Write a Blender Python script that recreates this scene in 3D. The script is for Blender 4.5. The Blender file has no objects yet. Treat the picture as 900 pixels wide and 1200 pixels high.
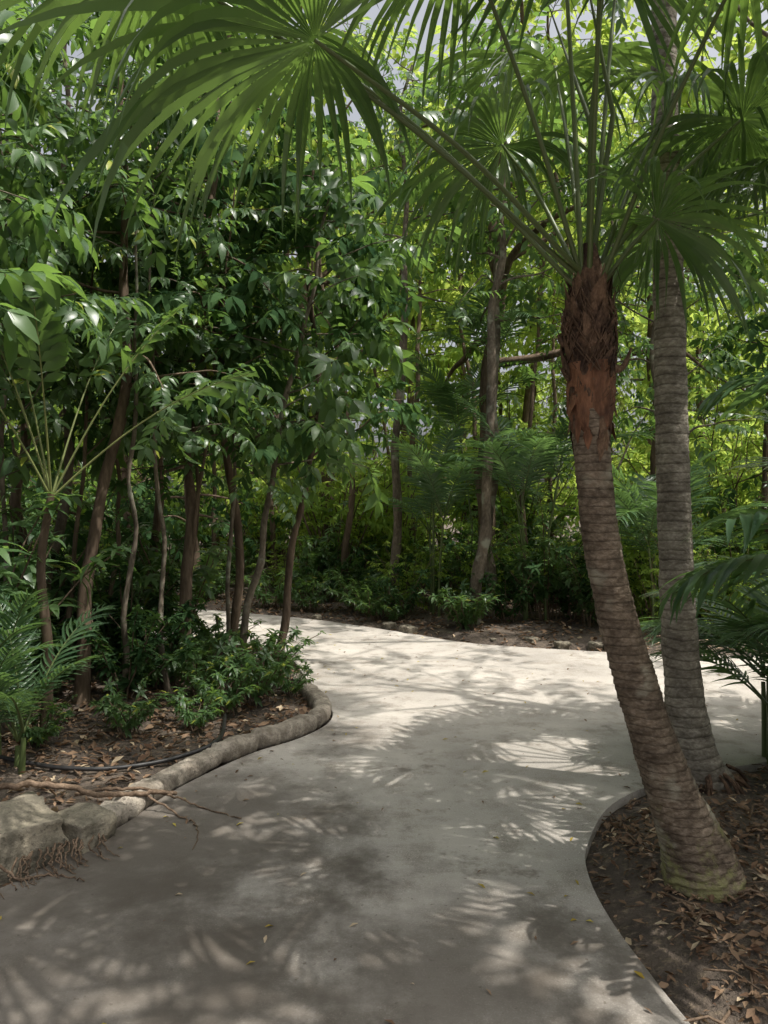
import bpy, math, numpy as np
from mathutils import noise as mnoise
S = bpy.context.scene
rng = np.random.default_rng(11)
def nrm(a):
    a = np.asarray(a, float); return a/np.maximum(np.linalg.norm(a, axis=-1, keepdims=True), 1e-9)

# ------------------------------------------------------------ mesh builder
class MB:
    def __init__(s): s.v=[]; s.f=[]; s.m=[]; s.sm=[]; s.n=0
    def add(s, v, f, mi=0, smooth=True):
        v=np.asarray(v,float).reshape(-1,3); f=np.asarray(f,int).reshape(-1,4)
        s.v.append(v); s.f.append(f+s.n); s.m.append(np.full(len(f),mi)); s.sm.append(np.full(len(f),smooth)); s.n+=len(v)
    def mesh(s, name, mats):
        v=np.concatenate(s.v); f=np.concatenate(s.f); m=np.concatenate(s.m); sm=np.concatenate(s.sm)
        me=bpy.data.meshes.new(name)
        me.vertices.add(len(v)); me.vertices.foreach_set('co', v.astype(np.float32).ravel())
        me.loops.add(len(f)*4); me.loops.foreach_set('vertex_index', f.astype(np.int32).ravel())
        me.polygons.add(len(f)); me.polygons.foreach_set('loop_start', (np.arange(len(f))*4).astype(np.int32))
        for k in mats: me.materials.append(k)
        me.polygons.foreach_set('material_index', m.astype(np.int32))
        me.polygons.foreach_set('use_smooth', sm.astype(bool))
        me.update(calc_edges=True)
        return me
    def obj(s, name, mats, parent=None):
        return place(s.mesh(name, mats), name, parent=parent)
def place(me, name, loc=(0,0,0), rz=0, sc=1, parent=None):
    o=bpy.data.objects.new(name, me); S.collection.objects.link(o)
    o.location=loc; o.rotation_euler=(0,0,rz); o.scale=(sc,sc,sc)
    if parent: o.parent=parent
    return o
def empty(name):
    o=bpy.data.objects.new(name,None); S.collection.objects.link(o); return o

def frames(D,U):
    D=nrm(D); X=np.cross(D,U); bad=np.linalg.norm(X,axis=-1)<1e-3
    X[bad]=np.array([1,0,0]); X=nrm(X); Z=np.cross(X,D)
    return np.stack([X,D,Z],axis=-1)
def stamp(mb,T,P,D,U,Sc,mi=0,smooth=True):
    V,F=T; P=np.asarray(P,float).reshape(-1,3); N=len(P)
    R=frames(np.asarray(D,float).reshape(-1,3), np.broadcast_to(np.asarray(U,float),(N,3)).copy())
    Sc=np.broadcast_to(np.asarray(Sc,float),(N,))
    W=np.einsum('nij,kj->nki',R,V)*Sc[:,None,None]+P[:,None,:]
    FF=F[None]+(np.arange(N)*len(V))[:,None,None]
    mb.add(W.reshape(-1,3),FF.reshape(-1,4),mi,smooth)
def leaf_t(L=1,W=.4,n=3,droop=.3,fold=.25,p=.75):
    t=np.linspace(0,1,n+1); w=W/2*np.sin(np.pi*(t*.94+.03)**p)*L
    z=-droop*t*t*L; y=t*L*(1-.25*droop*t)
    V=np.stack([np.stack([-w,y,z+fold*w],1),np.stack([0*w,y,z],1),np.stack([w,y,z+fold*w],1)],1).reshape(-1,3)
    F=[]
    for i in range(n):
        a=3*i; F+=[[a,a+1,a+4,a+3],[a+1,a+2,a+5,a+4]]
    return V,np.array(F)
def tube(mb,P,R,n=6,mi=0):
    P=np.asarray(P,float); R=np.broadcast_to(np.asarray(R,float),(len(P),))
    T=np.gradient(P,axis=0); T=nrm(T)
    ref=np.array([0,0,1.]) if abs(T[:,2]).mean()<.7 else np.array([1.,0,0])
    X=nrm(np.cross(T,ref)); Y=np.cross(T,X)
    a=np.linspace(0,2*np.pi,n,endpoint=False)
    V=P[:,None]+R[:,None,None]*(np.cos(a)[None,:,None]*X[:,None]+np.sin(a)[None,:,None]*Y[:,None])
    m=len(P); i=np.arange(m-1)[:,None]; j=np.arange(n)[None]; k=(j+1)%n
    F=np.stack([i*n+j,i*n+k,(i+1)*n+k,(i+1)*n+j],-1)
    mb.add(V.reshape(-1,3),F.reshape(-1,4),mi)
def spline(P,k=8):
    P=np.asarray(P,float); out=[]
    Q=np.vstack([2*P[0]-P[1],P,2*P[-1]-P[-2]])
    for i in range(1,len(Q)-2):
        for t in np.linspace(0,1,k,endpoint=False):
            a,b,c,d=Q[i-1],Q[i],Q[i+1],Q[i+2]
            out.append(.5*((2*b)+(-a+c)*t+(2*a-5*b+4*c-d)*t*t+(-a+3*b-3*c+d)*t**3))
    out.append(P[-1]); return np.array(out)

# ------------------------------------------------------------ materials
def newmat(name):
    m=bpy.data.materials.new(name); m.use_nodes=True; nt=m.node_tree; nt.nodes.clear()
    out=nt.nodes.new('ShaderNodeOutputMaterial'); return m,nt,out
def nd(nt,t,**k):
    n=nt.nodes.new(t)
    for a,b in k.items(): setattr(n,a,b)
    return n
def mixc(nt,fac,a,b,mode='MIX'):
    n=nd(nt,'ShaderNodeMix',data_type='RGBA',blend_type=mode)
    for sock,val in ((n.inputs[0],fac),(n.inputs[6],a),(n.inputs[7],b)):
        if hasattr(val,'is_output'): nt.links.new(val,sock)
        elif isinstance(val,(int,float)): sock.default_value=val
        else: sock.default_value=(*val,1)
    return n.outputs[2]
def noise(nt,scale,detail=3,vec=None,rough=.55):
    n=nd(nt,'ShaderNodeTexNoise'); n.inputs['Scale'].default_value=scale; n.inputs['Detail'].default_value=detail
    n.inputs['Roughness'].default_value=rough
    if vec is not None: nt.links.new(vec,n.inputs['Vector'])
    return n.outputs['Fac']
def ramp(nt,src,lo,hi):
    n=nd(nt,'ShaderNodeMapRange'); n.interpolation_type='SMOOTHSTEP'
    n.inputs[1].default_value=lo; n.inputs[2].default_value=hi; nt.links.new(src,n.inputs[0]); return n.outputs[0]
def bump(nt,src,strength,dist,prev=None):
    b=nd(nt,'ShaderNodeBump'); b.inputs['Strength'].default_value=strength; b.inputs['Distance'].default_value=dist
    nt.links.new(src,b.inputs['Height'])
    if prev: nt.links.new(prev,b.inputs['Normal'])
    return b.outputs[0]
def leafmat(name,c1,c2,tc,tf=.35,rough=.38,c3=None,p3=.06,spec=.5,matte=False):
    m,nt,out=newmat(name)
    g=nd(nt,'ShaderNodeNewGeometry')
    col=mixc(nt,g.outputs['Random Per Island'],c1,c2)
    if c3:
        mt=nd(nt,'ShaderNodeMath',operation='MULTIPLY'); mt.inputs[1].default_value=37.31; nt.links.new(g.outputs['Random Per Island'],mt.inputs[0])
        fr=nd(nt,'ShaderNodeMath',operation='FRACT'); nt.links.new(mt.outputs[0],fr.inputs[0])
        lt=nd(nt,'ShaderNodeMath',operation='LESS_THAN'); lt.inputs[1].default_value=p3; nt.links.new(fr.outputs[0],lt.inputs[0])
        col=mixc(nt,lt.outputs[0],col,c3)
    if matte:
        b=nd(nt,'ShaderNodeBsdfDiffuse'); nt.links.new(col,b.inputs[0])
    else:
        b=nd(nt,'ShaderNodeBsdfPrincipled'); nt.links.new(col,b.inputs['Base Color']); b.inputs['Roughness'].default_value=rough
        b.inputs['Specular IOR Level'].default_value=spec
    t=nd(nt,'ShaderNodeBsdfTranslucent'); t.inputs[0].default_value=(*tc,1)
    mx=nd(nt,'ShaderNodeMixShader'); mx.inputs[0].default_value=tf
    nt.links.new(b.outputs[0],mx.inputs[1]); nt.links.new(t.outputs[0],mx.inputs[2]); nt.links.new(mx.outputs[0],out.inputs[0])
    return m
def barkmat(name,c1,c2,sc=6,zs=.3,bs=.6,lich=None,ring=None,moss=None):
    m,nt,out=newmat(name); tc=nd(nt,'ShaderNodeTexCoord'); mp=nd(nt,'ShaderNodeMapping')
    mp.inputs['Scale'].default_value=(1,1,zs); nt.links.new(tc.outputs['Object'],mp.inputs[0])
    n1=noise(nt,sc,5,mp.outputs[0],.65); n2=noise(nt,sc*6,3,mp.outputs[0])
    col=mixc(nt,ramp(nt,n1,.3,.7),c1,c2); col=mixc(nt,ramp(nt,n2,.35,.75),mixc(nt,1.0,col,(.6,.58,.55),'MULTIPLY'),col)
    if lich: col=mixc(nt,ramp(nt,noise(nt,5,3,tc.outputs['Object']),.54,.7),col,lich)
    b=nd(nt,'ShaderNodeBsdfPrincipled'); b.inputs['Roughness'].default_value=.85
    b.inputs['Specular IOR Level'].default_value=.25; nn=bump(nt,n2,bs,.01)
    if ring:
        w=nd(nt,'ShaderNodeTexWave',wave_type='BANDS',bands_direction='Z',wave_profile='SAW'); w.inputs['Scale'].default_value=.314/ring
        w.inputs['Distortion'].default_value=3.4; w.inputs['Detail'].default_value=4; w.inputs['Detail Scale'].default_value=.7; nt.links.new(tc.outputs['Object'],w.inputs['Vector'])
        f=ramp(nt,w.outputs['Fac'],.0,.35); col=mixc(nt,f,mixc(nt,1.0,col,(.5,.48,.46),'MULTIPLY'),col); nn=bump(nt,w.outputs['Fac'],.5,.008,nn)
    if moss:
        sx=nd(nt,'ShaderNodeSeparateXYZ'); nt.links.new(tc.outputs['Object'],sx.inputs[0])
        ad=nd(nt,'ShaderNodeMath',operation='MULTIPLY_ADD'); nt.links.new(noise(nt,11,5,tc.outputs['Object'],.75),ad.inputs[0]); ad.inputs[1].default_value=1.6; nt.links.new(sx.outputs[2],ad.inputs[2])
        f=ramp(nt,ad.outputs[0],1.05,.75); h=nd(nt,'ShaderNodeMath',operation='MULTIPLY'); h.inputs[1].default_value=.7; nt.links.new(f,h.inputs[0]); col=mixc(nt,h.outputs[0],col,moss)
    nt.links.new(col,b.inputs['Base Color'])
    nt.links.new(nn,b.inputs['Normal']); nt.links.new(b.outputs[0],out.inputs[0]); return m

M_leaf = leafmat('broad_leaf',(.035,.075,.033),(.10,.17,.065),(.26,.44,.08),.35,.36,c3=(.3,.33,.05),p3=.02)
M_leaf2= leafmat('yellowish_leaf',(.09,.155,.035),(.20,.30,.07),(.60,.74,.14),.42,.45,matte=True)
M_leafd= leafmat('dark_leaf',(.022,.05,.023),(.06,.11,.045),(.15,.28,.06),.3,.36,matte=True)
M_fan  = leafmat('fan_leaf',(.045,.085,.04),(.075,.13,.05),(.22,.36,.06),.32,.3,spec=.6)
M_frond= leafmat('frond_leaf',(.045,.095,.05),(.095,.165,.08),(.22,.38,.09),.32,.33)
M_pet  = leafmat('petiole',(.08,.11,.035),(.11,.15,.05),(.1,.2,.03),.08,.4)
M_stalk= leafmat('yellow_stalk',(.17,.2,.07),(.24,.26,.09),(.2,.3,.05),.08,.4)
M_bark = barkmat('brown_bark',(.10,.07,.05),(.23,.17,.12),5,.25)
M_bark2= barkmat('grey_bark',(.11,.09,.07),(.26,.215,.165),6,.5,lich=(.27,.27,.21))
M_ptr1 = barkmat('palm_bark_brown',(.125,.095,.07),(.33,.26,.195),9,1.6,.7,lich=(.32,.29,.22),ring=.036,moss=(.26,.26,.10))
M_ptr2 = barkmat('palm_bark_grey',(.2,.175,.145),(.46,.42,.35),7,1.6,.7,ring=.055)
M_boot = barkmat('palm_boot_red',(.07,.036,.028),(.31,.15,.085),9,.35,.9)
M_fib  = barkmat('palm_fibre',(.05,.03,.023),(.25,.155,.10),14,.6,.8)
M_litter=leafmat('litter_leaf',(.10,.06,.04),(.28,.19,.125),(.25,.15,.06),.1,.6,c3=(.48,.38,.26),p3=.10,matte=True)
M_yleaf=leafmat('fallen_yellow_leaf',(.28,.2,.04),(.5,.42,.1),(.4,.3,.05),.1,.5,matte=True)
M_twig = barkmat('root_bark',(.11,.075,.05),(.28,.2,.14),12,1,.5)

def concrete():
    m,nt,out=newmat('path_concrete'); g=nd(nt,'ShaderNodeNewGeometry'); P=g.outputs['Position']
    a=noise(nt,.8,5,P,.6); b_=noise(nt,4,5,P,.72); c=noise(nt,140,2,P)
    col=mixc(nt,ramp(nt,a,.3,.7),(.31,.285,.255),(.49,.45,.40))
    col=mixc(nt,ramp(nt,b_,.46,.68),col,(.27,.24,.205))
    col=mixc(nt,ramp(nt,c,.5,.75),col,(.52,.48,.425))
    col=mixc(nt,ramp(nt,noise(nt,38,4,P),.63,.72),col,(.20,.175,.145))
    col=mixc(nt,ramp(nt,noise(nt,1.7,6,P,.75),.56,.68),col,(.21,.185,.155))
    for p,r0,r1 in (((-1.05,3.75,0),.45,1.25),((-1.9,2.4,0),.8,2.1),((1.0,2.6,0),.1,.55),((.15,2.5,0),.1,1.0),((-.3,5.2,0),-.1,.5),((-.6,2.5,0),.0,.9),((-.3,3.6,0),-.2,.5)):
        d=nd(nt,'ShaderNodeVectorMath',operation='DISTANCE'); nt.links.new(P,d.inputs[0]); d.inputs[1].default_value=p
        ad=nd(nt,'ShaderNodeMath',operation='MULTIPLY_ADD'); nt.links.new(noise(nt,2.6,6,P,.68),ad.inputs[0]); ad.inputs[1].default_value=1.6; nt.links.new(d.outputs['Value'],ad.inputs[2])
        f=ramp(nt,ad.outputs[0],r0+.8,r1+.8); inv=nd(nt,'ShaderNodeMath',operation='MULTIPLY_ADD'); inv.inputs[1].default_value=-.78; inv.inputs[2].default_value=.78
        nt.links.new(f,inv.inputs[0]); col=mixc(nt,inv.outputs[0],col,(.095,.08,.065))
    b=nd(nt,'ShaderNodeBsdfPrincipled'); nt.links.new(col,b.inputs['Base Color']); b.inputs['Roughness'].default_value=.85
    b.inputs['Specular IOR Level'].default_value=.3
    n=bump(nt,c,.35,.004); n=bump(nt,b_,.4,.02,n); nt.links.new(n,b.inputs['Normal'])
    nt.links.new(b.outputs[0],out.inputs[0]); return m
def soil():
    m,nt,out=newmat('soil'); g=nd(nt,'ShaderNodeNewGeometry'); P=g.outputs['Position']
    a=noise(nt,2,5,P,.7); b_=noise(nt,28,4,P,.7)
    col=mixc(nt,ramp(nt,a,.35,.65),(.05,.038,.03),(.12,.092,.07)); col=mixc(nt,ramp(nt,b_,.5,.7),col,(.19,.145,.10))
    b=nd(nt,'ShaderNodeBsdfPrincipled'); nt.links.new(col,b.inputs['Base Color']); b.inputs['Roughness'].default_value=.95
    nt.links.new(bump(nt,b_,1,.03),b.inputs['Normal']); nt.links.new(b.outputs[0],out.inputs[0]); return m
def stone(name,c1,c2):
    m,nt,out=newmat(name); tc=nd(nt,'ShaderNodeTexCoord'); P=tc.outputs['Object']
    a=noise(nt,6,6,P,.7); b_=noise(nt,50,4,P,.7)
    col=mixc(nt,ramp(nt,a,.35,.65),c1,c2); col=mixc(nt,ramp(nt,b_,.5,.75),col,tuple(x*.5 for x in c1))
    b=nd(nt,'ShaderNodeBsdfPrincipled'); nt.links.new(col,b.inputs['Base Color']); b.inputs['Roughness'].default_value=.9
    n=bump(nt,b_,.8,.01); n=bump(nt,a,.8,.03,n); nt.links.new(n,b.inputs['Normal']); nt.links.new(b.outputs[0],out.inputs[0]); return m
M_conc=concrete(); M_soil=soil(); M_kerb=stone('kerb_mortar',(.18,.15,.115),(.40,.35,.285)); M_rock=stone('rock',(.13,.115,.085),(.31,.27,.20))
m,nt,out=newmat('black_rubber'); b=nd(nt,'ShaderNodeBsdfPrincipled'); b.inputs['Roughness'].default_value=.45
nt.links.new(mixc(nt,noise(nt,30,3),(.012,.012,.013),(.04,.037,.035)),b.inputs['Base Color']); nt.links.new(b.outputs[0],out.inputs[0]); M_hose=m

# ------------------------------------------------------------ path + ground
left=[(-3.2,-4),(-3.1,0),(-2.7,1.8),(-2.15,2.6),(-1.63,3.15),(-1.48,3.47),(-1.33,3.8),(-1.2,4.27),(-.9,4.87),(-.6,5.23),(-.42,5.62),(-.43,6.03),(-.6,6.54),(-.8,7.3),(-.96,7.9),(-1.3,8.6),(-2.2,9.15),(-4,9.5),(-9,9.8),(-30,10.4)]
far=[(-30,12.8),(-9,12.5),(-4,12.4),(-2,11.6),(-.9,10.9),(-.23,10.3),(.44,9.65),(1.1,9.0),(2.4,8.5),(3.2,8.3),(5,8.2),(9,8.4),(30,9)]
right=[(30,6),(9,5.6),(5,5.2),(3.2,4.95),(2.3,4.68),(1.7,4.42),(1.25,4.05),(.98,3.56),(.9,3.25),(.89,2.9),(.93,2.5),(.98,2.1),(1.05,1),(1.2,-4)]
poly=np.vstack([spline([(*p,0) for p in s],6)[:,:2] for s in (left,far,right)])
def sdist(x,y):
    P=np.stack([x,y],-1); A=poly; B=np.roll(poly,-1,0)
    best=np.full(len(P),1e9); ins=np.zeros(len(P),bool)
    for a,b_ in zip(A,B):
        ab=b_-a; L=(ab@ab)+1e-12; t=np.clip(((P-a)@ab)/L,0,1); d=np.linalg.norm(P-a-t[:,None]*ab,axis=1); best=np.minimum(best,d)
        c=((a[1]>P[:,1])!=(b_[1]>P[:,1]))
        xs=(b_[0]-a[0])*(P[:,1]-a[1])/(b_[1]-a[1]+1e-12)+a[0]; ins^=(c&(P[:,0]<xs))
    return np.where(ins,-best,best)
def hraw(x,y):
    return .5*np.sin(x*1.7+1.3*np.sin(y*1.1))+.5*np.sin(y*2.1+np.sin(x*1.9)*1.2)+.3*np.sin(x*5.3+y*4.1)+.25*np.sin(x*9.7-y*8.3+2*np.sin(x*3))+.2*np.sin(17*x+3*np.sin(13*y))*np.sin(15*y)
def height(x,y):
    s=sdist(x,y); k=np.clip((s+.02)/.35,0,1); k=k*k*(3-2*k)
    farf=np.clip((s-.5)/5,0,1)
    return -.05+k*(.085+.02*hraw(x,y)+.12*farf)
def coords(lo,hi,f0,f1,st):
    c=list(np.arange(f0,f1,st)); s=st; v=f1
    while v<hi: c.append(v); s*=1.18; v+=s
    s=st; v=f0-st
    pre=[]
    while v>lo: pre.append(v); s*=1.18; v-=s
    return np.array(pre[::-1]+c)
gx=coords(-300,300,-5,5,.06); gy=coords(-300,300,.5,12,.06)
X,Y=np.meshgrid(gx,gy); Z=height(X.ravel(),Y.ravel())
i=np.arange(len(gy)-1)[:,None]*len(gx)+np.arange(len(gx)-1)[None]
F=np.stack([i,i+1,i+1+len(gx),i+len(gx)],-1)
mb=MB(); mb.add(np.stack([X.ravel(),Y.ravel(),Z],-1),F); mb.obj('ground',[M_soil])
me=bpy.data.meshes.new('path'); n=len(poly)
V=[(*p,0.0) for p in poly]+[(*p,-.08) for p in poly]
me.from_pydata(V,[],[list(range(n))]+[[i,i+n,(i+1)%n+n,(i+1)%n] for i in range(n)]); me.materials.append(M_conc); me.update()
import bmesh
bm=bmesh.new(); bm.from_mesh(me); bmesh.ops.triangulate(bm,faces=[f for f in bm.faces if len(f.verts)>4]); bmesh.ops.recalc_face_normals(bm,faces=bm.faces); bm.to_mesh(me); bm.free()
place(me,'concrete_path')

# ------------------------------------------------------------ kerb, rock, hose, roots
def rockmesh(seed,sx,sy,sz,sub=4,amp=.22):
    bm=bmesh.new(); bmesh.ops.create_cube(bm,size=1); bmesh.ops.subdivide_edges(bm,edges=bm.edges,cuts=2**sub-1 if sub<4 else 14,use_grid_fill=True)
    for v in bm.verts:
        c=v.co.copy(); c=c.lerp(c.normalized()*.62,.25)
        q=c*1.7; q.x+=seed*7.3
        d=mnoise.noise(q)*amp+mnoise.noise(q*3)*amp*.35+mnoise.noise(q*9)*amp*.14
        c=c*(1+d); v.co=(c.x*sx,c.y*sy,c.z*sz)
    me=bpy.data.meshes.new('rock'); bm.to_mesh(me); bm.free()
    for p in me.polygons: p.use_smooth=True
    me.materials.append(M_rock); return me
kc=spline([(-1.5,3.62,.03),(-1.39,3.86,.035),(-1.27,4.3,.035),(-.97,4.92,.04),(-.67,5.3,.04),(-.5,5.65,.04),(-.51,6.02,.03),(-.66,6.5,.015),(-.86,7.2,-.02)],30)
L=np.r_[0,np.cumsum(np.linalg.norm(np.diff(kc,axis=0),axis=1))]; ns=16
T=nrm(np.gradient(kc,axis=0)); Xk=nrm(np.cross(T,[0,0,1.])); a=np.linspace(0,2*np.pi,ns,endpoint=False)
cuts=np.array([.28,.62,1.2,1.55,2.15,2.7,3.2,3.7]); V=[]
for j in range(len(kc)):
    dm=np.min(abs(cuts-L[j])); r=.076*(1-.3*math.exp(-(dm/.018)**2))*(1-.25*max(0,(L[j]-2.6))/1.5)
    seg=np.searchsorted(cuts,L[j]); r*=1+.08*math.sin(seg*2.3)
    for k in a:
        nn=mnoise.noise((kc[j][0]*9+math.cos(k)*.8,kc[j][1]*9,math.sin(k)*.8))*.22+mnoise.noise((kc[j][0]*35+math.cos(k)*2,kc[j][1]*35,math.sin(k)*2))*.1
        ck=math.copysign(abs(math.cos(k))**.7,math.cos(k)); sk_=math.copysign(abs(math.sin(k))**.7,math.sin(k))
        rr=r*(1+nn); V.append(kc[j]+Xk[j]*ck*rr+np.array([0,0,1])*sk_*rr*.85)
m_=len(kc); i=np.arange(m_-1)[:,None]; j=np.arange(ns)[None]; k=(j+1)%ns
F=np.stack([i*ns+j,i*ns+k,(i+1)*ns+k,(i+1)*ns+j],-1); mb=MB(); mb.add(V,F); mb.obj('stone_kerb',[M_kerb])
place(rockmesh(1,.44,.5,.27),'boulder',(-1.8,3.5,.04),.75)
place(rockmesh(2,.22,.28,.18),'boulder',(-1.49,3.63,.03),1.1)
place(rockmesh(5,.5,.5,.3),'boulder',(-2.35,3.0,.05),.2)
rk=empty('border_rocks'); rms=[rockmesh(10+q,1,1,.7,3,.35) for q in range(4)]
fe=spline([(*p,0) for p in far[4:10]],10)
for p in fe[::2]:
    if rng.random()<.4:
        sc=rng.uniform(.06,.17); place(rms[rng.integers(4)],'rock_part',(p[0]+rng.uniform(-.1,.1),p[1]+rng.uniform(.1,.5),.02),rng.uniform(0,6),sc,rk)
mb=MB(); hz=spline([(-3.6,4.9,.09),(-2.7,4.72,.08),(-2.2,4.5,.08),(-1.9,4.38,.085),(-1.6,4.42,.07),(-1.3,4.6,.07),(-1.1,4.9,.09),(-1.2,5.6,.06)],12)
tube(mb,hz,.014,8); mb.obj('garden_hose',[M_hose])
mb=MB()
def root(pts,r0,r1,j=.02):
    p=spline(pts,8); p=p+rng.normal(0,j*.25,p.shape); tube(mb,p,np.linspace(r0,r1,len(p)),7)
root([(-2.5,3.75,.08),(-2.0,3.72,.2),(-1.75,3.78,.21),(-1.5,3.85,.13),(-1.3,3.95,.1),(-1.15,4.1,.04)],.018,.012)
root([(-1.62,3.85,.13),(-1.4,3.95,.125),(-1.2,4.05,.06),(-1.0,4.0,.008),(-.75,3.85,.006)],.011,.003)
root([(-1.3,3.98,.09),(-1.1,3.9,.01),(-.95,3.75,.006),(-.9,3.5,.004)],.007,.002)
root([(-1.75,3.25,.12),(-1.6,3.2,.02),(-1.45,3.25,.006),(-1.3,3.2,.004)],.008,.003)
for q in range(26):
    x,y=rng.uniform(-1.75,-1.35),0; y=3.1+(x+1.7)*1.1
    root([(x,y+.12,.06),(x+.03,y+.02,.02),(x+.1+rng.uniform(-.05,.05),y-.05,.006)],.005,.002)
mb.obj('surface_roots',[M_twig])

# ------------------------------------------------------------ litter
def scatter(N,x0,x1,y0,y1,lo=.02,hi=99):
    x=rng.uniform(x0,x1,N); y=rng.uniform(y0,y1,N); s=sdist(x,y); k=(s>lo)&(s<hi); return x[k],y[k],height(x[k],y[k])
T_lit=leaf_t(1,.38,2,.25,.5); T_lit2=leaf_t(1,.6,2,-.3,.6)
mb=MB()
for (x0,x1,y0,y1,N,s0,s1) in ((-4.5,0,3,9,9500,.025,.095),(.8,4,1.5,5,4200,.015,.055),(1.1,2.2,2.3,3.9,1700,.015,.065),(-3,6,8.3,14,5000,.05,.12),(-5,-1.5,8,14,800,.05,.12)):
    x,y,z=scatter(N,x0,x1,y0,y1,.0)
    n=len(x); az=rng.uniform(0,6.28,n); D=np.stack([np.cos(az),np.sin(az),rng.normal(0,.25,n)],1); U=np.stack([rng.normal(0,.4,n),rng.normal(0,.4,n),np.ones(n)],1)
    h=n//2
    stamp(mb,T_lit,np.stack([x,y,z+.012],1)[:h],D[:h],U[:h],rng.uniform(s0,s1,n)[:h]); stamp(mb,T_lit2,np.stack([x,y,z+.015],1)[h:],D[h:],U[h:],rng.uniform(s0,s1,n)[h:]*.8)
for (x0,x1,y0,y1,N) in ((-4,0,3.3,8,160),(.9,3.2,1.8,4.8,300)):
    x,y,z=scatter(N,x0,x1,y0,y1,.05)
    for a_,b_,c_ in zip(x,y,z):
        az=rng.uniform(0,6.28); l=rng.uniform(.05,.26); tube(mb,[(a_,b_,c_+.01),(a_+math.cos(az)*l/2,b_+math.sin(az)*l/2,c_+.03),(a_+math.cos(az+.2)*l,b_+math.sin(az+.2)*l,c_+.012)],rng.uniform(.002,.006),5,1)
mb.obj('leaf_litter',[M_litter,M_twig])
mb=MB(); x=rng.uniform(-3,6,1700); y=rng.uniform(1.8,11,1700); s=sdist(x,y); k=(s<-.02)&((rng.random(1700)<.28)|(s>-.3)); x,y=x[k],y[k]; n=len(x)
az=rng.uniform(0,6.28,n); D=np.stack([np.cos(az),np.sin(az),np.zeros(n)],1)
h=int(n*.45); Pp=np.stack([x,y,np.full(n,.008)],1); U=np.stack([rng.normal(0,.2,n),rng.normal(0,.2,n),np.ones(n)],1)
stamp(mb,T_lit,Pp[:h],D[:h],U[:h],rng.uniform(.02,.05,h),0); stamp(mb,T_lit,Pp[h:],D[h:],U[h:],rng.uniform(.015,.05,n-h),1); mb.obj('fallen_leaves',[M_yleaf,M_litter])

# ------------------------------------------------------------ leaf templates
def compound(seed,pairs=4,L=.42,ll=.19,w=.42,ang=62,drp=.35,n=3):
    r=np.random.default_rng(seed); t=leaf_t(1,w,n,.35,.2); mb=MB()
    for i_ in range(pairs):
        f=.3+.7*i_/max(pairs-1,1); p=np.array([0,f*L,-.12*f*f*L])
        for sg in (-1,1):
            a_=math.radians(ang+r.normal(0,9)); d=np.array([sg*math.sin(a_),math.cos(a_),-drp+r.normal(0,.2)])
            stamp(mb,t,p+np.array([0,r.normal(0,.01),0]),d,[r.normal(0,.3),r.normal(0,.3),1],ll*r.uniform(.8,1.15)*(1-.15*abs(f-.6)))
    stamp(mb,t,[0,L,-.12*L],[0,1,-.5],[0,0,1],ll*1.1)
    tube(mb,[(0,0,0),(0,L*.5,-.03*L),(0,L,-.12*L)],[.006,.004,.003],3)
    return np.concatenate(mb.v),np.concatenate(mb.f)
C_big=[compound(s,4,.46,.19,.42,62,.5) for s in range(3)]
C_sm=[compound(10+s,5,.4,.125,.38,58,.3) for s in range(3)]
C_far=[compound(20+s,4,.5,.2,.5,60,.3,2) for s in range(3)]
def whorl(seed,n_=7,ll=.2,w=.33):
    r=np.random.default_rng(seed); t=leaf_t(1,w,3,.5,.2); mb=MB()
    for i_ in range(n_):
        a_=i_*2.4+r.normal(0,.2); d=np.array([math.sin(a_),math.cos(a_),.25+r.normal(0,.3)]); stamp(mb,t,[0,.03*i_/n_,.01*i_],d,[0,0,1],ll*r.uniform(.7,1.15))
    return np.concatenate(mb.v),np.concatenate(mb.f)
WH=[whorl(s) for s in range(3)]

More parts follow.
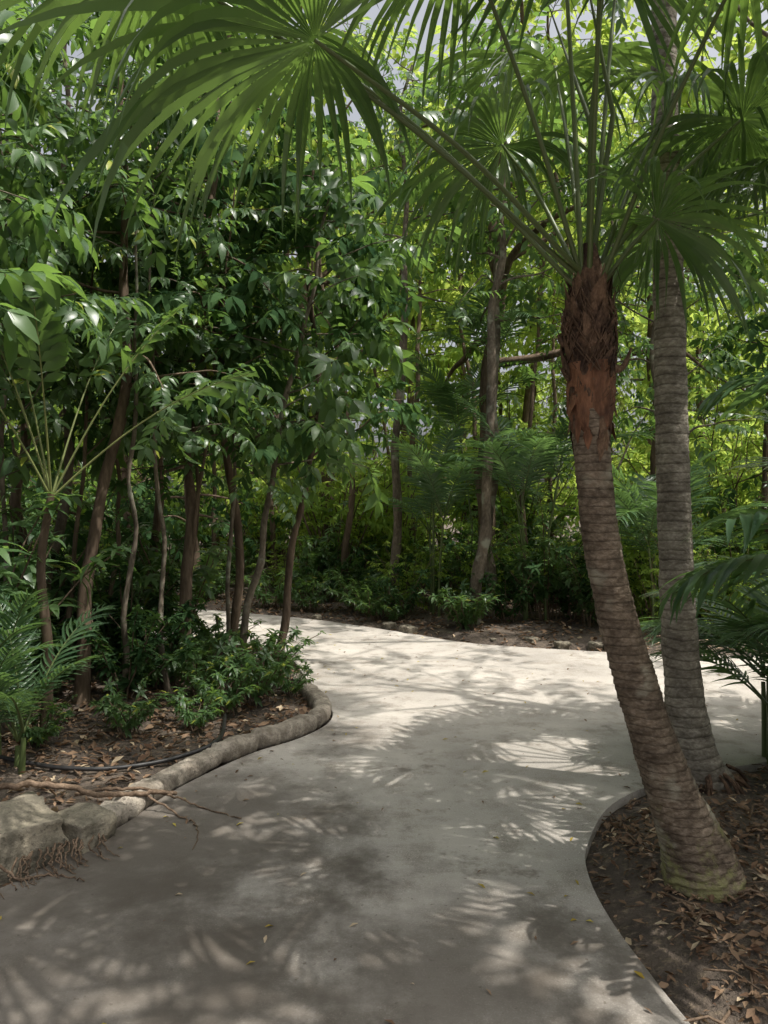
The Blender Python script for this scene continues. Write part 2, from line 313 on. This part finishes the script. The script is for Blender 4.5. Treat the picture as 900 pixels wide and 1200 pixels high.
def leafy(mb,P,D,tm,sc,r,mi=1):
    P=np.array(P); D=np.array(D)
    which=r.integers(len(tm),size=len(P))
    for q in range(len(tm)):
        k=which==q
        if k.any():
            n=k.sum(); U=np.stack([r.normal(0,.35,n),r.normal(0,.35,n),np.ones(n)],1)
            stamp(mb,tm[q],P[k],D[k],U,sc*r.uniform(.65,1.2,n),mi)
def tree_mb(seed,h,r0,lean=(0,0),c0=.4,nl=22,ll=1.2,lpl=8,tm=C_big,sc=1.,up=.35,curvy=.12,ctop=.45,wander=.06,smin=.25,lr=.42):
    r=np.random.default_rng(seed); mb=MB(); m=14; t=np.linspace(0,1,m)
    w=np.cumsum(r.normal(0,wander,(m,2)),0)*h/9; w[0]=0
    P=np.stack([t*lean[0]+w[:,0],t*lean[1]+w[:,1],t*h-.05],1); P=spline(P,3); t=np.linspace(0,1,len(P))
    R=r0*(1-.72*t)*(1+.5*np.exp(-t*h/.12))*(1+.07*r.normal(0,1,len(P))); tube(mb,P,R,9,0)
    LP=[];LD=[]
    for i_ in range(nl):
        f=c0+(1-c0)*((i_+r.random())/nl)**.9; f=min(f,.99); b=np.array([np.interp(f,t,P[:,q]) for q in range(3)]); az=i_*2.399+r.normal(0,.4)
        ln=ll*(1-ctop*(f-c0)/(1-c0))*r.uniform(.6,1.2); d=nrm(np.array([math.cos(az),math.sin(az),up+r.normal(0,.2)])); pts=[b]; n_=6
        for q in range(n_):
            d=nrm(d+r.normal(0,curvy,3)+np.array([0,0,-.05])); pts.append(pts[-1]+d*ln/n_)
        rb=max(r0*(1-.72*f)*lr,.008); tube(mb,spline(pts,3),np.linspace(rb,.004,19),5,0); pts=np.array(pts)
        s=r.uniform(smin,1.0,lpl)*n_; s[:2]=n_
        for x_ in s:
            k=min(int(x_),n_-1); p=pts[k]+(pts[k+1]-pts[k])*(x_-k)
            a_=r.uniform(0,6.28); dd=nrm(d*np.array([1,1,.3])*.6+np.array([math.cos(a_),math.sin(a_),r.normal(-.2,.45)])*.9)
            LP.append(p);LD.append(dd)
    leafy(mb,LP,LD,tm,sc,r); return mb
def shrub_mb(seed,h=1.2,w=.8,ns=9,lps=9,tm=WH,sc=1.):
    r=np.random.default_rng(seed); mb=MB(); LP=[];LD=[]
    for i_ in range(ns):
        az=r.uniform(0,6.28); b=np.array([math.cos(az),math.sin(az),0])*r.uniform(0,.15); hh=h*r.uniform(.55,1.1); ww=w*r.uniform(.2,1)
        t=np.linspace(0,1,7)[:,None]; pts=b+np.hstack([math.cos(az)*ww*t**1.5,math.sin(az)*ww*t**1.5,hh*t*(1.15-.15*t)])+r.normal(0,.02,(7,3)); tube(mb,pts,np.linspace(.012,.004,7),5,0)
        for q in range(lps):
            x_=r.uniform(.2,1)*6 if q else 5.99; k=min(int(x_),5); p=pts[k]+(pts[k+1]-pts[k])*(x_-k); a_=r.uniform(0,6.28)
            LP.append(p); LD.append(nrm([math.cos(a_),math.sin(a_),r.normal(.2,.35)]))
    leafy(mb,LP,LD,tm,sc,r); return mb

LN=leaf_t(1,.085,4,.4,.5,.6)
def frond(mb,base,az,el,L,n,ll,r,mi=1,grav=.09,w=None,pet=.22,pr=.009):
    tmpl=w or LN; d=np.array([math.cos(az)*math.cos(el),math.sin(az)*math.cos(el),math.sin(el)]); pts=[np.array(base,float)]; m=16; ds=[d]
    for q in range(m):
        d=nrm(d+np.array([0,0,-grav*(.4+q/m)])); pts.append(pts[-1]+d*L/m); ds.append(d)
    pts=np.array(pts); ds=np.array(ds); tube(mb,pts,np.linspace(pr,.003,m+1),5,2)
    side=nrm(np.cross(ds[0],[0,0,1.])); P=[];D=[];Sc=[];U=[]
    for q in range(n):
        f=pet+(1-pet)*(q+.5)/n; x_=f*m; k=min(int(x_),m-1); p=pts[k]+(pts[k+1]-pts[k])*(x_-k); g=(f-pet)/(1-pet); upv=np.cross(side,ds[k])
        for sg in (-1,1):
            a_=math.radians(68-35*g+r.normal(0,4)); P.append(p); D.append(side*sg*math.sin(a_)+ds[k]*math.cos(a_)+upv*(.22+r.normal(0,.08))); Sc.append(ll*(math.sin(math.pi*(.12+.8*g))**.6)*r.uniform(.9,1.08)); U.append(upv)
    stamp(mb,tmpl,P,D,np.array(U),np.array(Sc),mi)
def clump_palm(seed,stems=5,sh=1.0,nf=5,L=1.3,n=26,ll=.38,spread=.25,w=None,grav=.09,el0=.7,el1=1.35):
    r=np.random.default_rng(seed); mb=MB()
    for s_ in range(stems):
        az=r.uniform(0,6.28); b=np.array([math.cos(az),math.sin(az),0])*r.uniform(.02,spread); h=sh*r.uniform(.5,1.1); top=b*(1+h*.5)+np.array([0,0,h])
        P=spline([b,b*1.1+np.array([0,0,h*.5]),top],8); tube(mb,P-np.array([0,0,.03]),np.linspace(.022,.014,len(P)),8,0)
        a0=r.uniform(0,6.28)
        for q in range(nf): frond(mb,top,a0+q*2.4+r.normal(0,.2),r.uniform(el0,el1),L*r.uniform(.75,1.1),n,ll,r,1,grav,w)
    return mb

# ------------------------------------------------------------ fan palms
def fan(mb,hub,axis,normal,R,r,nseg=50,spread=150,droop=.55,mi=3,split=.41,tipdroop=1.0):
    hub=np.array(hub,float); axis=nrm(axis); nv=nrm(np.array(normal)-axis*np.dot(normal,axis)); side=np.cross(axis,nv)
    da=math.radians(2*spread/nseg); rows=np.array([.02,.15,.3,split,.53,.66,.79,.9,1.0])
    for i_ in range(nseg):
        a_=-math.radians(spread)+da*(i_+.5)+(r.normal(0,.014)); L=R*(.82+.18*math.cos(a_*.6))*r.uniform(.86,1.07)
        d=axis*math.cos(a_)+side*math.sin(a_)
        sd=-axis*math.sin(a_)+side*math.cos(a_)
        d=nrm(d+nv*.16*abs(math.sin(a_))+nv*.06*math.sin(i_*.9))
        g=droop*r.uniform(.5,1.7); p=hub.copy(); prev=0; V=[]; kink=r.random()<.35; tw=r.normal(0,.5)
        for q,t in enumerate(rows):
            if t>split*.8:
                d=nrm(d+np.array([0,0,-1])*g*(t-prev)*(1.4+2.8*max(0,t-.52)*tipdroop*(3.0 if kink else 1))+sd*tw*.25*(t-prev))
            p=p+d*(t-prev)*L; prev=t
            hw=L*t*math.tan(da/2)*1.03 if t<=split else L*split*math.tan(da/2)*1.02*max(.04,(1-((t-split)/(1-split))**1.6))
            nn=nrm(np.cross(sd,d)); nn=nn if np.dot(nn,nv)>0 else -nn
            s2=nrm(sd+nn*tw*max(0,t-split)*2)
            V+=[p-s2*hw,p-nn*hw*.95,p+s2*hw]
        F=[]
        for q in range(len(rows)-1):
            a3=3*q; F+=[[a3,a3+1,a3+4,a3+3],[a3+1,a3+2,a3+5,a3+4]]
        mb.add(V,F,mi,False)
def petiole(mb,a_,b_,sag,r0=.012,r1=.007,mi=2):
    a_=np.array(a_,float); b_=np.array(b_,float); mid=(a_+b_)/2+np.array([0,0,sag]); tube(mb,spline([a_,mid,b_],8),np.linspace(r0,r1,17),7,mi)
def ringtrunk(mb,pts,spacing,mi=0,n=44,amp=.05,seed=0,rough=1):
    pts=np.array(pts,float); sp=spline(pts,10); L=np.r_[0,np.cumsum(np.linalg.norm(np.diff(sp[:,:3],axis=0),axis=1))]
    m=int(L[-1]/(spacing/5)); s=np.linspace(0,L[-1],m); C=np.stack([np.interp(s,L,sp[:,q]) for q in range(4)],1); T=nrm(np.gradient(C[:,:3],axis=0))
    X=nrm(np.cross(T,[0,1.,0])); Y=np.cross(T,X); a_=np.linspace(0,2*np.pi,n,endpoint=False); V=[]
    for j_ in range(m):
        for k_ in a_:
            ck,sk=math.cos(k_),math.sin(k_)
            ph=s[j_]/spacing+mnoise.noise((ck*1.2+seed,sk*1.2,s[j_]*6))*.55+mnoise.noise((ck,sk+seed,s[j_]*1.5))*1.0; fr=ph-math.floor(ph)
            rr=C[j_,3]*(1+amp*((1-fr)**1.5-.4)*(.4+1.3*abs(mnoise.noise((ck+9,sk,s[j_]*9))))+mnoise.noise((ck*1.5,sk*1.5+seed,s[j_]*7))*.07*rough+mnoise.noise((ck*6,sk*6+seed,s[j_]*25))*.045*rough)
            V.append(C[j_,:3]+X[j_]*ck*rr+Y[j_]*sk*rr)
    i=np.arange(m-1)[:,None]; j=np.arange(n)[None]; k=(j+1)%n
    mb.add(V,np.stack([i*n+j,i*n+k,(i+1)*n+k,(i+1)*n+j],-1),mi)
r=np.random.default_rng(5); mb=MB()
y0=3.1
ringtrunk(mb,[(1.34,y0,-.08,.14),(1.335,y0,.05,.16),(1.30,y0,.2,.135),(1.225,y0,.38,.108),(1.15,y0,.58,.094),(1.075,y0,.82,.086),(1.0,y0,1.07,.080),(.95,y0,1.28,.077),(.905,y0,1.52,.074),(.88,y0,1.75,.073),(.868,y0,1.93,.075),(.867,y0,2.0,.078)],.036,0,52,.09,1)
ringtrunk(mb,[(.868,y0,1.93,.072),(.867,y0,1.96,.083),(.866,y0,2.03,.088),(.864,y0,2.12,.094),(.862,y0,2.22,.098)],.07,1,44,.08,2,2.2)
ringtrunk(mb,[(.862,y0,2.19,.088),(.86,y0,2.3,.10),(.858,y0,2.42,.088),(.857,y0,2.55,.065),(.857,y0,2.72,.03)],.03,4,36,.12,3)
TS=leaf_t(1,.5,3,-.12,.35,.55)
for q in range(80):
    az=r.uniform(0,6.28); z=r.uniform(1.93,2.2); rr=.086+.03*max(0,z-1.97); dn=-1 if z<2.05 or r.random()<.3 else 1
    stamp(mb,TS,[.865+rr*math.cos(az),y0+rr*math.sin(az),z],[r.normal(0,.16),r.normal(0,.16),dn],[-math.cos(az),-math.sin(az),0],r.uniform(.04,.13),1 if r.random()<.5 else (4 if r.random()<.6 else 0))
for q in range(130):
    z=r.uniform(2.12,2.55); az=r.uniform(0,6.28); rr=.097-.06*max(0,(z-2.42)/.2)
    d=np.array([math.cos(az)*.16,math.sin(az)*.16,1+r.normal(0,.1)])+r.normal(0,.24,3)*np.array([1,1,.3]); stamp(mb,TS,[.86+rr*math.cos(az),y0+rr*math.sin(az),z],d,[-math.cos(az),-math.sin(az),0],r.uniform(.05,.14),4)
for q in range(110):
    az=r.uniform(0,6.28); z=r.uniform(2.16,2.45); sg=r.choice([-1,1]); l=r.uniform(.4,1.2); P=[]
    for t in np.linspace(0,1,6):
        a_=az+sg*l*t; zz=z+.16*t; rr=.109-.06*max(0,(zz-2.42)/.2)+r.normal(0,.003); P.append((.86+rr*math.cos(a_),y0+rr*math.sin(a_),zz))
    tube(mb,P,.0035,4,4)
for q in range(110):
    az=r.uniform(0,6.28); z=r.uniform(2.02,2.55); p=np.array([.86+.1*math.cos(az),y0+.1*math.sin(az),z]); o=np.array([math.cos(az),math.sin(az),0]); l=r.uniform(.03,.11)
    tube(mb,[p,p+o*l*.5+[0,0,l*.3],p+o*l*.7+[0,0,-l*.3]],.0014,3,4)
for az,z,l in ((0.1,2.2,.13),(.5,2.25,.09),(3.1,2.3,.06)):
    o=np.array([math.cos(az),math.sin(az),0]); p=np.array([.86,y0,z])+o*.08; tube(mb,spline([p,p+o*l*.5+[0,0,.01],p+o*l*.8+[0,0,l*.7]],4),np.linspace(.024,.005,9),6,4)
C0=np.array([.857,y0,2.55])
fans=[
 ((-.22,2.35,3.10),(-.75,-.32,-.28),(-.2,.1,1),1.02,.85),
 ((.60,3.75,3.46),(-.62,.2,-.30),(-.3,.2,1),.85,1.0),
 ((1.10,2.98,2.78),(.72,-.10,-.42),(.35,0,.9),.68,.8),
 ((1.40,3.5,3.62),(.75,.2,-.05),(.0,-.5,.8),.75,.9),
 ((.30,2.70,3.70),(-.45,-.55,-.05),(-.2,0,1),.85,1.0),
 ((1.25,2.55,3.52),(.55,-.65,-.25),(.1,-.1,1),.85,1.0),
 ((.90,3.9,3.95),(.05,.7,.2),(0,-.3,1),.85,1.0),
 ((.72,3.0,4.05),(-.2,-.1,.9),(-.3,-.9,.1),.8,.35),
 ((1.05,3.3,4.1),(.3,.2,.9),(.3,-.9,.1),.8,.35),
 ((1.55,3.2,3.3),(.85,.05,-.3),(.3,0,.9),.78,.9),
 ((-.45,3.2,3.70),(-.85,.1,-.2),(-.1,.0,1),.9,.9),
 ((-.75,2.45,3.42),(-.9,-.1,-.2),(-.1,.0,1),.85,.9),
 ((.75,2.5,3.85),(.0,-.8,-.1),(0,.1,1),.85,1.0),
]
for hb,ax,nv,R,dr in fans:
    hb=np.array(hb); az=math.atan2(hb[1]-C0[1],hb[0]-C0[0]); st=C0+np.array([math.cos(az)*.035,math.sin(az)*.035,r.uniform(-.12,.1)])
    petiole(mb,st,hb,.05*np.linalg.norm(hb-st)); fan(mb,hb,ax,nv,R,r,droop=dr)
for q in range(3):
    tube(mb,[C0,C0+np.array([r.normal(0,.04),r.normal(0,.04),.7]),C0+np.array([r.normal(0,.12),r.normal(0,.12),1.35])],[.014,.011,.002],6,2)
mb.obj('fan_palm',[M_ptr1,M_boot,M_pet,M_fan,M_fib])
mb=MB(); y1=4.25
ringtrunk(mb,[(1.86,y1,-.08,.2),(1.835,y1,.02,.185),(1.79,y1,.15,.15),(1.745,y1,.37,.12),(1.70,y1,.86,.098),(1.668,y1,1.6,.092),(1.642,y1,2.58,.087),(1.63,y1,3.17,.082),(1.615,y1,3.8,.074),(1.61,y1,4.5,.068),(1.62,y1,5.6,.066),(1.65,y1,6.6,.06)],.055,0,36,.06,5)
for q in range(70):
    az=r.uniform(0,6.28); d=np.array([math.cos(az),math.sin(az),0]); b_=np.array([1.84,y1,r.uniform(.0,.16)])
    tube(mb,[b_+d*.13,b_+d*.2+[0,0,-.03],np.array([1.84,y1,-.02])+d*r.uniform(.24,.33)],[.012,.011,.007],5,4)
C1=np.array([1.65,y1,6.6])
for q in range(12):
    az=q*2.4; el=r.uniform(-.2,1.1); d=np.array([math.cos(az)*math.cos(el),math.sin(az)*math.cos(el),math.sin(el)]); hb=C1+d*r.uniform(.8,1.1); petiole(mb,C1,hb,.08); fan(mb,hb,d+np.array([0,0,-.35]),np.array([0,0,1])+d*.3,.8,r,40,droop=.9)
mb.obj('fan_palm',[M_ptr2,M_boot,M_pet,M_fan,M_fib])
mb=MB()
ringtrunk(mb,[(3.2,4.2,-.05,.13),(3.18,4.2,.2,.1),(3.0,4.2,1.5,.08),(2.75,4.2,3.3,.07)],.04,0,28,.07,8)
C2=np.array([2.75,4.2,3.3])
for q in range(15):
    az=q*2.4+.5; el_=r.uniform(-.1,1.1); d=np.array([math.cos(az)*math.cos(el_),math.sin(az)*math.cos(el_),math.sin(el_)]); hb=C2+d*r.uniform(.8,1.05); petiole(mb,C2,hb,.08); fan(mb,hb,d+np.array([0,0,-.4]),np.array([0,0,1])+d*.3,.8,r,44,droop=1.0)
mb.obj('fan_palm',[M_ptr1,M_boot,M_pet,M_fan,M_fib])

# ------------------------------------------------------------ left grove of understory trees
BL=[M_bark,M_leaf]; BG=[M_bark2,M_leaf]; BD=[M_bark,M_leafd]
grove=[ # x,y,h,r,lean,c0
 (-2.42,5.9,6.2,.06,(.35,.1),.40),(-3.15,6.9,6.5,.055,(.3,0),.36),(-1.95,6.7,7.0,.06,(.45,.2),.38),
 (-1.62,7.6,6.6,.05,(.2,.1),.30),(-1.38,7.0,5.0,.04,(.55,.1),.38),(-1.15,7.6,5.6,.045,(.45,.3),.38),
 (-2.7,8.2,7.5,.06,(.1,.2),.26),(-3.9,6.0,6.6,.06,(.2,0),.36),(-4.2,8.0,7.5,.07,(0,0),.2),
 (-3.0,5.0,5.0,.035,(.2,-.2),.55),(-3.4,4.3,5.4,.05,(.4,0),.48)]
for q,(x,y,h,rr,ln,c0) in enumerate(grove):
    o=tree_mb(100+q,h,rr,ln,c0,21,1.2,8,C_big if q%3 else C_sm,1.0 if q%3 else 1.2,.2,wander=.07).obj('understory_tree',[BL,BG,BD][q%3]); o.location=(x,y,.02)
r=np.random.default_rng(41)
for q,(x,y) in enumerate(((-2.2,6.15),(-1.75,6.9),(-1.5,7.3),(-2.9,6.5),(-3.5,6.1),(-2.1,7.5),(-1.85,6.4),(-2.6,6.9),(-3.1,6.0))):
    o=tree_mb(150+q,r.uniform(3.0,5.0),.026,(r.uniform(-.3,.5),r.uniform(-.3,.3)),.45,9,.8,6,C_sm,1.0,.3,wander=.06).obj('sapling',BD if q%2 else BG); o.location=(x,y,.02)
for q,(x,y,h,rr,ln,c0) in enumerate([(.15,11.5,8.5,.085,(.1,.2),.55),(1.25,10.3,8.5,.09,(.45,.2),.55),(1.5,10.7,8,.08,(.2,.4),.55),(4.0,9.8,7,.07,(-.3,.2),.35),(3.0,10.6,6.5,.06,(.2,.2),.3)]):
    o=tree_mb(200+q,h,rr,ln,c0,18,1.6,7,C_sm if q!=1 else C_big,1.2,.4,.2).obj('understory_tree',BG); o.location=(x,y,.02)
o=tree_mb(300,10,.17,(.6,.5),.36,12,4.0,11,C_sm,1.2,.5,.34,.2,.1,.6,.75).obj('spreading_tree',BL); o.location=(1.7,12.6,0)
o=tree_mb(301,10.5,.16,(-.5,.5),.42,12,4.0,12,C_sm,1.3,.55,.3,.2,.08,.5,.65).obj('spreading_tree',BL); o.location=(-.9,15,0)
o=tree_mb(310,8.6,.14,(-.6,.9),.62,22,2.6,14,C_big,1.1,.25,.15,.2).obj('shade_tree',BG); o.location=(3.1,.7,0)  # two trees out of view, added to shade the near path
o=tree_mb(311,8.4,.14,(.4,.6),.62,20,2.2,14,C_big,1.1,.25,.15,.2).obj('shade_tree',BG); o.location=(1.9,-1.6,0)
o=tree_mb(312,10.5,.13,(-2.2,-1.8),.5,20,2.8,7,C_sm,1.15,.3,.2,.1,.06,.3).obj('shade_tree',BG); o.location=(5.9,9.4,0)  # two sparse trees added for dappled shade mid path, crowns partly visible
o=tree_mb(313,9.5,.12,(-.5,1.2),.55,18,2.5,7,C_sm,1.15,.3,.2,.1,.06,.3).obj('shade_tree',BG); o.location=(4.2,4.3,0)

# ------------------------------------------------------------ instanced background + undergrowth
TM=[tree_mb(400+q,h,rr,(.3,.2),c0,nl,ll,lp,C_far,1.25,.35,.2,.35).mesh('forest_tree',[M_bark,mt]) for q,(h,rr,c0,nl,ll,lp,mt) in enumerate([(6.5,.1,.3,22,1.9,8,M_leaf2),(9,.1,.4,22,1.9,8,M_leafd),(5,.1,.2,22,1.9,8,M_leaf2),(9.5,.1,.45,24,1.9,8,M_leaf2),(7,.1,.15,24,1.9,8,M_leafd),(10,.06,.55,18,1.6,8,M_leaf2)])]
SM=[shrub_mb(500+q,h,w,12,9,tm,sc).mesh('undergrowth_shrub',[M_bark,mt]) for q,(h,w,tm,sc,mt) in enumerate([(1.1,.8,WH,.8,M_leafd),(1.7,.9,WH,.9,M_leaf),(.6,.6,WH,.6,M_leaf),(2.2,1.0,C_sm,.9,M_leaf2),(1.3,.9,C_sm,.75,M_leaf2)])]
bg=empty('distant_trees'); ug=empty('undergrowth')
rb=np.random.default_rng(77)
for q in range(74):
    x=rb.uniform(-20,22); y=rb.uniform(16,34)
    if abs(x)>y*.75+2: continue
    if -3<x<5.5 and y<20: continue
    k=rb.choice([0,2,3]) if abs(x)<8 else rb.integers(4)
    place(TM[k],'tree_part',(x,y,0),rb.uniform(0,6.28),rb.uniform(.85,1.3),bg)
for x,y in ((-1.5,21),(.5,22.5),(2.5,21),(4.2,23),(6,20),(-3.2,23),(1.2,27),(7.5,24)):
    place(TM[3],'tree_part',(x,y,0),rb.uniform(0,6.28),rb.uniform(1.25,1.6),bg)
for x,y in ((-.6,13.2),(.7,14.4),(2.7,13.6),(3.6,12.4),(-2,14.2),(4.9,13.2),(2.1,16),(.1,17),(3.9,16.5),(-3.6,15),(6.4,12.6)):
    place(TM[5],'tree_part',(x,y,0),rb.uniform(0,6.28),rb.uniform(.9,1.15),bg)
for x,y,k in ((-7,7,1),(-6.3,9.0,4),(-5.6,5.2,4),(-8,14,4),(-5,14.4,4),(-3.4,13.6,4),(-5.2,7.6,4),(5.8,10.5,4),(7.5,9.8,1),(7,13,3),(9,11.5,1),(7,3.5,1),(5.6,4.0,4),(8.5,4.6,1),(5.6,14.5,3)):
    place(TM[k],'tree_part',(x,y,0),rb.uniform(0,6.28),rb.uniform(.75,1.0),bg)
for q in range(70):
    x=rb.uniform(-13,13); y=rb.uniform(13.5,22)
    if sdist(np.array([x]),np.array([y]))[0]<.6: continue
    k=rb.choice([3,3,4,1]) if -3<x<5 else rb.choice([0,1,3])
    place(SM[k],'shrub_part',(x,y,0),rb.uniform(0,6.28),rb.uniform(1.2,2.1),ug)
cnt=0
while cnt<180:
    x=rb.uniform(-7,9); y=rb.uniform(9,15); s=sdist(np.array([x]),np.array([y]))[0]
    if s<.4: continue
    k=2 if s<1.0 and rb.random()<.8 else (rb.integers(5) if x<1.2 else rb.choice([0,0,1,4]))
    if x<.2 and k==3: continue
    place(SM[k],'shrub_part',(x,y,.0),rb.uniform(0,6.28),rb.uniform(.5,1.05),ug); cnt+=1
cnt=0
while cnt<70:
    x=rb.uniform(-6.5,-1.5); y=rb.uniform(4.6,8.8); s=sdist(np.array([x]),np.array([y]))[0]
    if s<.4 or (y<5.6 and x>-2.6): continue
    if x>-1.9 and y<6.6: continue
    k=2 if (s<.9 or x>-2.0) else rb.choice([0,1,0,0])
    place(SM[k],'shrub_part',(x,y,.02),rb.uniform(0,6.28),rb.uniform(.6,1.1),ug); cnt+=1
for x,y,k,s in ((-1.25,5.75,2,.6),(-1.05,6.05,2,.75),(-1.35,5.3,2,.5),(-.8,6.3,2,.45),(-1.8,5.2,2,.55),(-1.05,6.7,2,.8),(-1.5,6.2,2,.8),(-2.3,4.9,2,.5),(2.9,4.1,2,.8),(3.2,3.4,0,1),(2.6,3.0,2,.6),(3.4,4.3,1,.9),(2.4,3.9,2,.6)):
    place(SM[k],'shrub_part',(x,y,.02),rb.uniform(0,6.28),s,ug)

# ------------------------------------------------------------ feather palms
FM=[M_pet,M_frond,M_pet]
def fp(seed,x,y,rz=0,**k):
    o=clump_palm(seed,**k).obj('feather_palm',FM); o.location=(x,y,.02); o.rotation_euler=(0,0,rz)
fp(1,-2.3,4.45,stems=6,sh=.35,nf=4,L=.85,n=20,ll=.25,el0=.9,el1=1.4)
fp(2,2.5,4.75,stems=4,sh=.5,nf=5,L=1.0,n=24,ll=.34)
fp(3,3.05,4.3,stems=5,sh=1.3,nf=4,L=1.3,n=26,ll=.4)
fp(4,1.95,3.0,stems=3,sh=1.75,nf=5,L=.95,n=14,ll=.34,spread=.12,w=leaf_t(1,.18,4,.6,.3,.7),el0=.3,el1=1.2)
fp(5,.75,11.2,stems=3,sh=1.8,nf=5,L=1.5,n=26,ll=.42)
fp(6,2.1,10.4,stems=3,sh=2.2,nf=5,L=1.6,n=26,ll=.45)
fp(7,3.6,9.6,stems=4,sh=1.2,nf=5,L=1.4,n=26,ll=.42)
fp(8,1.6,12.2,stems=2,sh=4.0,nf=6,L=1.8,n=28,ll=.5)
fp(9,4.6,4.6,stems=4,sh=2.2,nf=5,L=1.6,n=26,ll=.45)
mb=MB(); r=np.random.default_rng(9)
tube(mb,spline([(0,0,-.05),(.03,0,.6),(-.02,0,1.2),(.05,0,1.7)],8),np.linspace(.04,.024,25),10,0)
for az,el,L in ((2.9,1.25,1.7),(.3,1.15,1.6),(.1,.8,1.6),(2.4,1.0,1.5),(-1.3,1.2,1.3),(4.0,1.1,1.4),(1.3,1.2,1.6),(3.3,1.4,1.7)):
    frond(mb,(.05,0,1.67),az,el,L,8,.24,r,1,.045,leaf_t(1,.45,3,.4,.2,1.1),.6,.009)
o=mb.obj('fishtail_palm',[M_bark,M_leaf,M_stalk]); o.location=(-2.3,5.0,.02)

# ------------------------------------------------------------ light, sky, camera
el,azd=math.radians(66),np.array([.93,-.36])
azd=azd/np.linalg.norm(azd); sd=np.array([azd[0]*math.cos(el),azd[1]*math.cos(el),math.sin(el)])
W=bpy.data.worlds.new('World'); S.world=W; W.use_nodes=True; nt=W.node_tree; bgN=nt.nodes['Background']
sk=nt.nodes.new('ShaderNodeTexSky'); sk.sky_type='NISHITA'; sk.sun_disc=False; sk.sun_elevation=el; sk.sun_rotation=math.atan2(azd[0],azd[1]); sk.dust_density=8.0; sk.air_density=1.0; sk.ozone_density=1.0
hs=nt.nodes.new('ShaderNodeHueSaturation'); hs.inputs['Saturation'].default_value=.3; hs.inputs['Value'].default_value=1.4   # hazy, humid sky
nt.links.new(sk.outputs[0],hs.inputs['Color']); nt.links.new(hs.outputs[0],bgN.inputs[0]); bgN.inputs[1].default_value=.15
sl=bpy.data.lights.new('sun','SUN'); sl.energy=5; sl.angle=math.radians(.5); sl.color=(1,.96,.89)
so=bpy.data.objects.new('sun',sl); S.collection.objects.link(so)
from mathutils import Vector
so.rotation_euler=Vector(sd).to_track_quat('Z','Y').to_euler()
cam=bpy.data.cameras.new('camera'); co=bpy.data.objects.new('camera',cam); S.collection.objects.link(co)
cam.sensor_fit='VERTICAL'; cam.sensor_height=36; cam.lens=26; cam.clip_end=800; cam.clip_start=.05
co.location=(0,0,1.6); co.rotation_euler=(math.radians(90),0,0); S.camera=co
S.view_settings.view_transform='Standard'; S.view_settings.look='None'; S.view_settings.exposure=0
